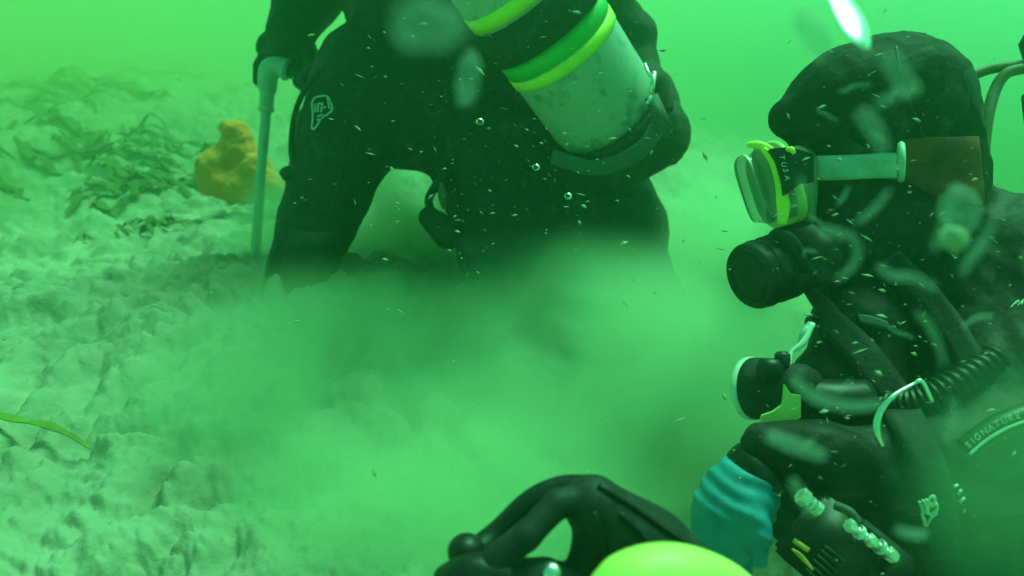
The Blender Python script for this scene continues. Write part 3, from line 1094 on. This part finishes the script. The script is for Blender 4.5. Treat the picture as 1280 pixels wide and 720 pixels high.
IN.add('screw_fitting', fitting((1000, 618, .575), (1024, 638, .575), [(0, .008, .0075, 6), (.50, .003, .0060, 18), (.72, .006, .0066, 8)]), M['chrome'], smooth=False)
IN.add('lanyard', tube([(1045, 632, .58), (1062, 640, .57), (1072, 652, .57)], .004, 10, 6), M['webg'])
IN.add('cable', tube([(1110, 700, .58), (1100, 740, .6), (1060, 760, .62), (1030, 715, .62)], .005, 10, 8), M['rubber'])
IN.add('arm_clamp', box(P(1085, 700, .60), (.028, .014, .026), Mx, .15), M['rubberd'])

# ================= fin of the person filming
FB = P(760, 900, .50)
FN = Thing('diving_fin', (FB[0], FB[1], FB[2]), 'black rubber fin heel with looped straps and a bright yellow blade, at the bottom edge', 'fin')
fp = SDF(.010)
fp.chain([(742, 634, .44, 24), (803, 692, .45, 46), (850, 770, .46, 70), (830, 900, .50, 80)], k=.02)
fp.chain([(742, 630, .44, 23), (858, 706, .45, 18)], k=.03)
fp.chain([(738, 622, .44, 23), (737, 670, .44, 20), (730, 735, .44, 30)], k=.004)
fp.chain([(736, 620, .44, 20), (696, 630, .43, 18), (658, 670, .42, 18), (618, 702, .42, 20)], k=.003)
fp.chain([(605, 722, .42, 24), (680, 718, .43, 20), (735, 734, .44, 24)], k=.003)
V_, F_ = fp.mesh(.0024)
FN.add('foot_pocket', (V_, F_), M['rubberd'])
FN.add('heel_strap', tube([(735, 612, .455), (700, 612, .46), (664, 630, .46), (625, 668, .46), (592, 694, .45)], [.010, .009, .0095, .010, .010], 16, 8), M['rubber'])
kn = SDF(.004)
kn.ellp(583, 689, .44, 24, 22, .012)
kn.chain([(590, 700, .44, 12), (615, 712, .43, 14)])
FN.add('strap_knob', kn.mesh(.0022), M['rubber'])
FN.add('lower_strap', tube([(560, 730, .43), (590, 716, .42), (640, 722, .42)], .012, 14, 6), M['rubber'])
pk = FN.o.children[0]
for l in ([(748, 606), (790, 632), (830, 660), (868, 686)], [(742, 640), (752, 665), (757, 700)], [(775, 642), (800, 665), (820, 690)]):
    FN.add('ridge', bar_on(fp, l, 1, .001, .0016, .2, 8), M['rubber'], pk)
FN.add('rivet', lathe(P(690, 716, .408), -CF + CU * .4, [(.006, -.004), (.0055, 0), (.003, .0015)], 20), M['steel'])
# blade: a domed plate that runs down out of the frame
bv = []
NU, NV = 30, 22
edge = catmull(np.array([(700, 790), (745, 719), (775, 694), (820, 682), (872, 687), (930, 714), (985, 770)], float), 5)[:NU + 1]
for i in range(len(edge)):
    for j in range(NV):
        t = j / (NV - 1)
        x = edge[i, 0] * (1 - t) + (840 + (edge[i, 0] - 840) * 1.5) * t
        y = edge[i, 1] * (1 - t) + 1200 * t
        bulge = math.sin(math.pi * i / (len(edge) - 1))
        bv.append(P(x, y, .385 + .06 * t - .035 * bulge * math.sqrt(min(1, t * 5)) + .006 * math.sin(i * .9) * t))
bv = np.array(bv)
bn = -CF
nn = len(bv)
Vb = np.concatenate([bv, bv + CF * .006])
Fb_ = []
ne = len(edge)
for i in range(ne - 1):
    for j in range(NV - 1):
        a = i * NV + j
        Fb_.append((a, a + 1, a + NV + 1, a + NV))
        Fb_.append((a + nn, a + NV + nn, a + NV + 1 + nn, a + 1 + nn))
    Fb_.append((i * NV, (i + 1) * NV, (i + 1) * NV + nn, i * NV + nn))
    Fb_.append(((i + 1) * NV + NV - 1, i * NV + NV - 1, i * NV + NV - 1 + nn, (i + 1) * NV + NV - 1 + nn))
for j in range(NV - 1):
    Fb_.append((j + 1, j, j + nn, j + 1 + nn))
    a = (ne - 1) * NV + j
    Fb_.append((a, a + 1, a + 1 + nn, a + nn))
FN.add('blade', (Vb, Fb_), M['blade'])

# ================= weeds on the seabed
def ray_ground(px, py):
    D = CF + (px - 640) / FPX * CR - (py - 360) / FPX * CU
    t = .4
    for _ in range(400):
        p = CP + t * D
        if p[2] < ground(p[0], p[1]):
            break
        t += .012 * (1 + t * .4)
    return CP + t * D


def blade_mesh(p0, yaw, L, w, lift, curl, seg=14, flat=False):
    """one flat weed blade with thickness, ruffled edges"""
    V, F = [], []
    d = np.array([math.cos(yaw), math.sin(yaw), 0])
    s_ = np.array([-d[1], d[0], 0])
    ph = random.random() * 6
    for i in range(seg):
        t = i / (seg - 1)
        base = p0 + d * L * t + s_ * curl * math.sin(t * 3) * L * .3
        z = (ground(base[0], base[1]) if not flat else p0[2] + .012 + (flat - p0[2]) * t) + .006 + lift * math.sin(t * math.pi * .9) * (1 + .3 * math.sin(t * 7 + ph))
        ww = w * (math.sin(math.pi * min(1, .12 + t * .86)) ** .6)
        for q in (-1, 0, 1):
            e = base + s_ * ww * q
            V.append((e[0], e[1], z + (.25 * ww * math.sin(t * 16 + q * 2 + ph) if q else .1 * ww)))
    V = np.array(V)
    n = len(V)
    V = np.concatenate([V, V - [0, 0, .0012]])
    for i in range(seg - 1):
        for q in range(2):
            a = i * 3 + q
            F.append((a, a + 3, a + 4, a + 1))
            F.append((a + n, a + 1 + n, a + 4 + n, a + 3 + n))
    return V, F


weed_spots = [
    (105, 180, 9, .30, 'dark olive weed patch lying on the pale seabed, largest of the weeds'),
    (205, 232, 8, .22, 'dark olive weed patch beside the orange sponge'),
    (90, 238, 5, .20, 'small olive weed tuft near the left edge below the largest weed'),
    (80, 100, 6, .50, 'faint distant weed patch at the top left of the seabed'),
    (185, 285, 4, .12, 'sparse broken weed scraps on the silt left of the pipe foot'),
    (352, 268, 4, .14, 'low dark weed at the pipe beside the kneeling leg'),
]
for (px, py, n, L, lab) in weed_spots:
    g = ray_ground(px, py)
    th = Thing('seaweed', g, lab, 'seaweed', 'seaweed on the silt')
    for k in range(n * 3):
        a = random.gauss(0, .5) + (0 if random.random() < .7 else math.pi)
        off = np.array([random.gauss(0, L * .55), random.gauss(0, L * .45), 0])
        th.add('blade', blade_mesh(g + off, a - .25, L * random.uniform(.5, 1.2), L * random.uniform(.025, .085), random.uniform(.003, .03), random.uniform(-1, 1)), M['kelp'])
g = ray_ground(-20, 530)
g2 = ray_ground(118, 578)
dv = g2 - g
yw = math.atan2(dv[1], dv[0])
single('seaweed', blade_mesh(g, yw, float(np.hypot(dv[0], dv[1])), .0065, .012, .10, 40, flat=g2[2]), M['kelpy'], 'single long yellow green weed blade on the silt by the lower left edge', 'seaweed', 'seaweed on the silt')

# ================= bubbles
for (x, y, r, lab) in ((600, 152, 5.2, 'small round air bubble, highest of the three before the kneeling diver'), (670, 209, 5.0, 'small round air bubble, between two others before the kneeling diver'), (710, 245, 5.0, 'small round air bubble, lowest of three before the kneeling diver')):
    bm = bmesh.new()
    bmesh.ops.create_icosphere(bm, subdivisions=3, radius=r * .95 / FPX)
    V = np.array([v.co[:] for v in bm.verts]) * [1, 1, .92] + P(x, y, .95)
    F = [tuple(v.index for v in f.verts) for f in bm.faces]
    bm.free()
    single('air_bubble', (V, F), M['bubble'], lab, 'bubble', 'air bubbles')

# ================= drifting matter
def strand(pts, r, m='strand'):
    n = len(pts)
    return tube([tuple(p) for p in pts], [r * (.45 + .55 * math.sin(math.pi * (i + .6) / (n + .2)) + random.uniform(-.12, .12)) for i in range(n)], 10, 8)


strands = [
    ([(1062, 290, .5), (1072, 312, .5), (1066, 332, .5), (1046, 350, .5)], .0024, 'short curved pale strand beside the black regulator'),
    ([(1098, 333, .5), (1115, 345, .5), (1142, 347, .5), (1168, 360, .5)], .0027, 'bent pale strand drifting at the diver neck'),
    ([(1146, 391, .5), (1160, 405, .5), (1172, 428, .5), (1180, 455, .5)], .0023, 'pale strand drifting before the diver shoulder'),
    ([(1240, 278, .46), (1230, 303, .46), (1214, 322, .46), (1203, 342, .46)], .0028, 'pale strand right of the milky flakes at the collar'),
    ([(1072, 278, .5), (1092, 262, .5), (1112, 238, .5)], .0020, 'slim slanting strand under the mask strap'),
    ([(1028, 286, .5), (1044, 290, .5), (1058, 296, .5)], .0030, 'stubby pale strand on the diver cheek'),
    ([(1074, 138, .46), (1092, 160, .46), (1106, 190, .46)], .0046, 'thick milky strand crossing the end of the mask strap'),
    ([(1108, 68, .44), (1124, 92, .44), (1142, 118, .44)], .0052, 'widest milky strand across the top of the hood'),
    ([(1150, 112, .44), (1120, 118, .44), (1096, 132, .44)], .0024, 'thin strand joining the milky ones on the hood'),
    ([(990, 474, .5), (1018, 496, .5), (1058, 508, .5), (1100, 506, .5)], .0034, 'long pale strand across the chest by the yellow tab'),
    ([(960, 545, .5), (990, 556, .5), (1030, 570, .5)], .0042, 'broad milky strand over the forearm near the teal glove'),
    ([(1120, 662, .5), (1140, 668, .5), (1158, 668, .5)], .0028, 'short pale strand under the hip emblem'),
    ([(1192, 250, .46), (1180, 280, .46), (1168, 312, .46)], .0024, 'thin pale strand left of the milky flakes at the collar'),
    ([(1192, 500, .5), (1190, 525, .5), (1184, 548, .5)], .0026, 'upright pale strand between silver ring and lettered sleeve'),
    ([(1002, 222, .5), (1000, 240, .5), (996, 262, .5)], .0018, 'slim upright strand just below the front of the mask strap'),
    ([(1015, 640, .5), (1004, 622, .5), (990, 600, .5)], .0040, 'murky strand between the forearm and the small screw fitting'),
]
for pts, r, lab in strands:
    single('drifting_strand', strand([(x, y, d * .42) for x, y, d in pts], r * .5), M['strand'], lab, 'strand', 'milky strands drifting in the water')


def wl(x, y, a):
    row = 'hood' if y < 200 else 'cheek' if y < 300 else 'neck and shoulder' if y < 400 else 'chest harness' if y < 510 else 'forearm and hip'
    lean = 'level' if abs(math.sin(a)) < .4 else 'upright' if abs(math.sin(a)) > .9 else 'slanting'
    return 'faint %s wisp before the diver %s, %s' % (lean, row, 'face side' if x < 1110 else 'back side')


wisps = []
for k in range(13):
    x, y = random.uniform(1000, 1230), random.choice([random.uniform(90, 180), random.uniform(240, 420), random.uniform(240, 620)])
    a = random.uniform(0, math.pi)
    L = random.uniform(8, 24)
    d = random.uniform(.26, .36)
    pts = [(x + L * t * math.cos(a) + random.uniform(-3, 3), y + L * t * math.sin(a) + random.uniform(-3, 3), d) for t in (-1, -.3, .3, 1)]
    wisps.append((wl(x, y, a), y, strand(pts, random.uniform(.0004, .0009))))
for lab, y, geo in wisps:
    same = sorted(w[1] for w in wisps if w[0] == lab)
    if len(same) > 1:
        lab += ', ' + ({0: 'uppermost', len(same) - 1: 'lowest'}.get(same.index(y), 'middle')) + ' one'
    single('milky_wisp', geo, M['strand'], lab, 'wisp', 'small wisps before the profile diver')


def blob(px, py, d, rx, ry, rz, m, name, lab, cat, grp=None, rot=0):
    bm = bmesh.new()
    bmesh.ops.create_icosphere(bm, subdivisions=4, radius=1)
    V = np.array([v.co[:] for v in bm.verts])
    F = [tuple(v.index for v in f.verts) for f in bm.faces]
    bm.free()
    V = V * (1 + .18 * fbm(V * 2 + px, 3))[:, None]
    c, s_ = math.cos(rot), math.sin(rot)
    x = V[:, 0] * rx
    y = V[:, 1] * ry
    V2 = np.outer(x * c - y * s_, CR) + np.outer(x * s_ + y * c, CU) + np.outer(V[:, 2] * rz, CF)
    single(name, (V2 * d / FPX + P(px, py, d), F), m, lab, cat, grp)


blob(1200, 262, .25, 24, 30, 12, M['strand'], 'drifting_flake', 'large blurred milky flake at the diver collar', 'flake', 'flakes drifting in the water')
blob(1193, 298, .27, 17, 16, 10, M['fleck'], 'drifting_flake', 'bright blurred flake at the diver collar, below the large milky flake', 'flake', 'flakes drifting in the water')
blob(585, 98, .20, 15, 32, 12, M['strand'], 'drifting_flake', 'upright teal blurred flake over the kneeling diver back', 'flake', 'flakes drifting in the water', -.15)
blob(535, 30, .115, 45, 30, 20, M['strand'], 'drifting_flake', 'faint large blurred flake over the kneeling diver back', 'flake', 'flakes drifting in the water')
# silvery flake added for the white highlight, turned to throw the sun back
fn_ = np.array([.09, -.45, .89])
fn_ /= np.linalg.norm(fn_)
f0 = P(1055, 12, .36)
ring_, V = 28, []
for lay in range(2):
    for rr_ in (1.0, .55):
        for k in range(ring_):
            a = 2 * math.pi * k / ring_
            u_, v_ = 15 * rr_ * math.cos(a) * (1 + .15 * math.sin(3 * a)), 58 * rr_ * math.sin(a)
            x_, y_ = 1055 + u_ * .85 + v_ * .53, 12 - u_ * .53 + v_ * .85
            D_ = CF + (x_ - 640) / FPX * CR - (y_ - 360) / FPX * CU
            V.append(CP + D_ * (((f0 - CP) @ fn_) / (D_ @ fn_)) + fn_ * (.0012 * (1.2 - rr_) * (1 if lay == 0 else -1)))
F = []
for k in range(ring_):
    q = (k + 1) % ring_
    F += [(k, q, ring_ + q, ring_ + k), (2 * ring_ + q, 2 * ring_ + k, 3 * ring_ + k, 3 * ring_ + q), (q, k, 2 * ring_ + k, 2 * ring_ + q)]
F += [tuple(range(ring_, 2 * ring_)), tuple(range(3 * ring_, 4 * ring_))[::-1]]
single('drifting_flake', (V, F), M['silver'], 'silvery flake added as the white highlight above the hood', 'flake', 'flakes drifting in the water')
blob(1015, 42, .20, 18, 34, 12, M['strand'], 'drifting_flake', 'dull blurred flake beside the added highlight flake above the hood', 'flake', 'flakes drifting in the water', .5)

# suspended flecks: far too many to count
V, F = [], []
for k in range(1250):
    u = random.random()
    if u < .55:
        px, py = random.gauss(640, 130), random.gauss(220, 110)
    else:
        px, py = random.uniform(0, 1280), random.uniform(0, 720)
    if k > 900:
        px, py = random.gauss(1100, 90), random.gauss(330, 190)
    d = random.uniform(.55, 1.35) if u < .8 else random.uniform(.9, 2.5)
    if k > 900:
        d = random.uniform(.48, .72)
    c = P(px, py, d)
    L = abs(random.gauss(0, 1)) * .0017 + .0004
    w = L * (random.uniform(.10, .32) if random.random() < .6 else random.uniform(.4, .8))
    a = random.gauss(-.15, .5)
    w *= .75
    L *= 1.6 if random.random() < .25 else 1
    e1_ = CR * math.cos(a) + CU * math.sin(a)
    e2_ = CU * math.cos(a) - CR * math.sin(a)
    n = len(V)
    V += [c - e1_ * L, c + e2_ * w, c + e1_ * L * .9, c - e2_ * w * .8, c - CF * w, c + CF * w]
    for i in range(4):
        j = (i + 1) % 4
        F.append((n + i, n + j, n + 4))
        F.append((n + j, n + i, n + 5))
tag(raw('suspended_flecks', np.array(V), F, M['fleck'], None, None, False), 'countless pale flecks of silt hanging in the water before the divers', None, kind='stuff')

# ================= stirred-up silt clouds and the water itself
def cloud(px, py, d, rad, col, dens, seed, lo=.40, hi=.60, scale=4.2, lab=None, world=None, an=.3):
    c = P(px, py, d) if world is None else np.array(world)
    bm = bmesh.new()
    bmesh.ops.create_icosphere(bm, subdivisions=3, radius=1)
    V = np.array([v.co[:] for v in bm.verts]) * np.array(rad) * 1.03
    F = [tuple(v.index for v in f.verts) for f in bm.faces]
    bm.free()
    o = raw('silt_cloud', V, F, vol_mat('silt_cloud', col, dens, an, (rad, scale, seed, lo, hi)))
    o.location = c
    tag(o, lab, 'silt cloud', 'clouds of stirred silt', 'stuff')
    return o


SC = (.74, .97, .72)
cloud(540, 520, 1.10, (.60, .36, .24), SC, 13.0, 4.7, lo=.34, hi=.60, lab='dense billowing silt cloud in front of both knees of the kneeling diver')
cloud(530, 315, 1.82, (.60, .28, .36), SC, 22.0, 2.2, lo=.3, hi=.7, lab='thin silt cloud seen between the legs of the kneeling diver')
cloud(400, 430, 1.2, (.34, .26, .16), SC, 5.0, 7.9, lo=.25, hi=.6, lab='faint silt wisp over the bottom left of the kneeling leg')
cloud(560, 640, .86, (.36, .22, .17), SC, 16.0, 9.3, scale=5, lo=.36, hi=.62, lab='near silt cloud just beyond the fin heel')
cloud(900, 380, 1.65, (.50, .40, .45), SC, 12.0, 6.6, lo=.3, hi=.7, lab='hazy silt cloud drifting between the two divers')
cloud(690, 490, 1.22, (.55, .34, .32), SC, 16.0, 3.1, lab='dense billowing silt cloud round the knees of the kneeling diver')
cloud(720, 430, 1.75, (.62, .40, .36), SC, 9.0, 8.4, lab='silt cloud rising behind the thighs of the kneeling diver')
cloud(330, 560, 1.15, (.42, .42, .14), SC, 4.0, 5.5, lab='low silt cloud creeping over the seabed towards the left')
cloud(1300, 640, .42, (.085, .12, .12), (.45, .85, .6), 5.0, 1.9, scale=6, lo=.3, hi=.7, lab='thin silt veil before the lower right of the profile diver')

HS = 60.0
cloud(0, 0, 0, (3.4, 3.4, 1.6), (.98, .97, .58), .62, 21.2, lo=.1, hi=.5, scale=.9, world=(-3.4, 4.2, .5), an=.5, lab='yellowish silt murk over the seabed on the left, tinted to imitate scattered light')  # silt volume added, its yellow tint imitates the scattered light on this side
cloud(0, 0, 0, (3.4, 3.6, 1.7), (.80, 1.0, 1.0), .45, 25.0, lo=.1, hi=.5, scale=.9, world=(3.5, 4.0, 1.2), an=.6, lab='murk tinted bright bluish to stand in for the sun glow on the right, beyond the profile diver')  # volume colour stands in for sunlight glowing through the water
o = cloud(0, 0, 0, (13, 7.9, 2.6), SC, 2.4, 12.2, lo=.05, hi=.45, scale=.8, world=(0, 9.4, 0.0), an=.6, lab='wide bank of murky silt filling the water beyond both divers')
V, F = box((0, 0, 0), (1, 1, 1), None, 0)
top, low = 2.3, -2.6
V = V * [HS, HS, (top - low) / 2] + [0, 20, (top + low) / 2]
tag(raw('haze', V, F, vol_mat('green_water', (.26, .93, .44), .085, .6), smooth=False), 'murky green sea water', None, kind='stuff')
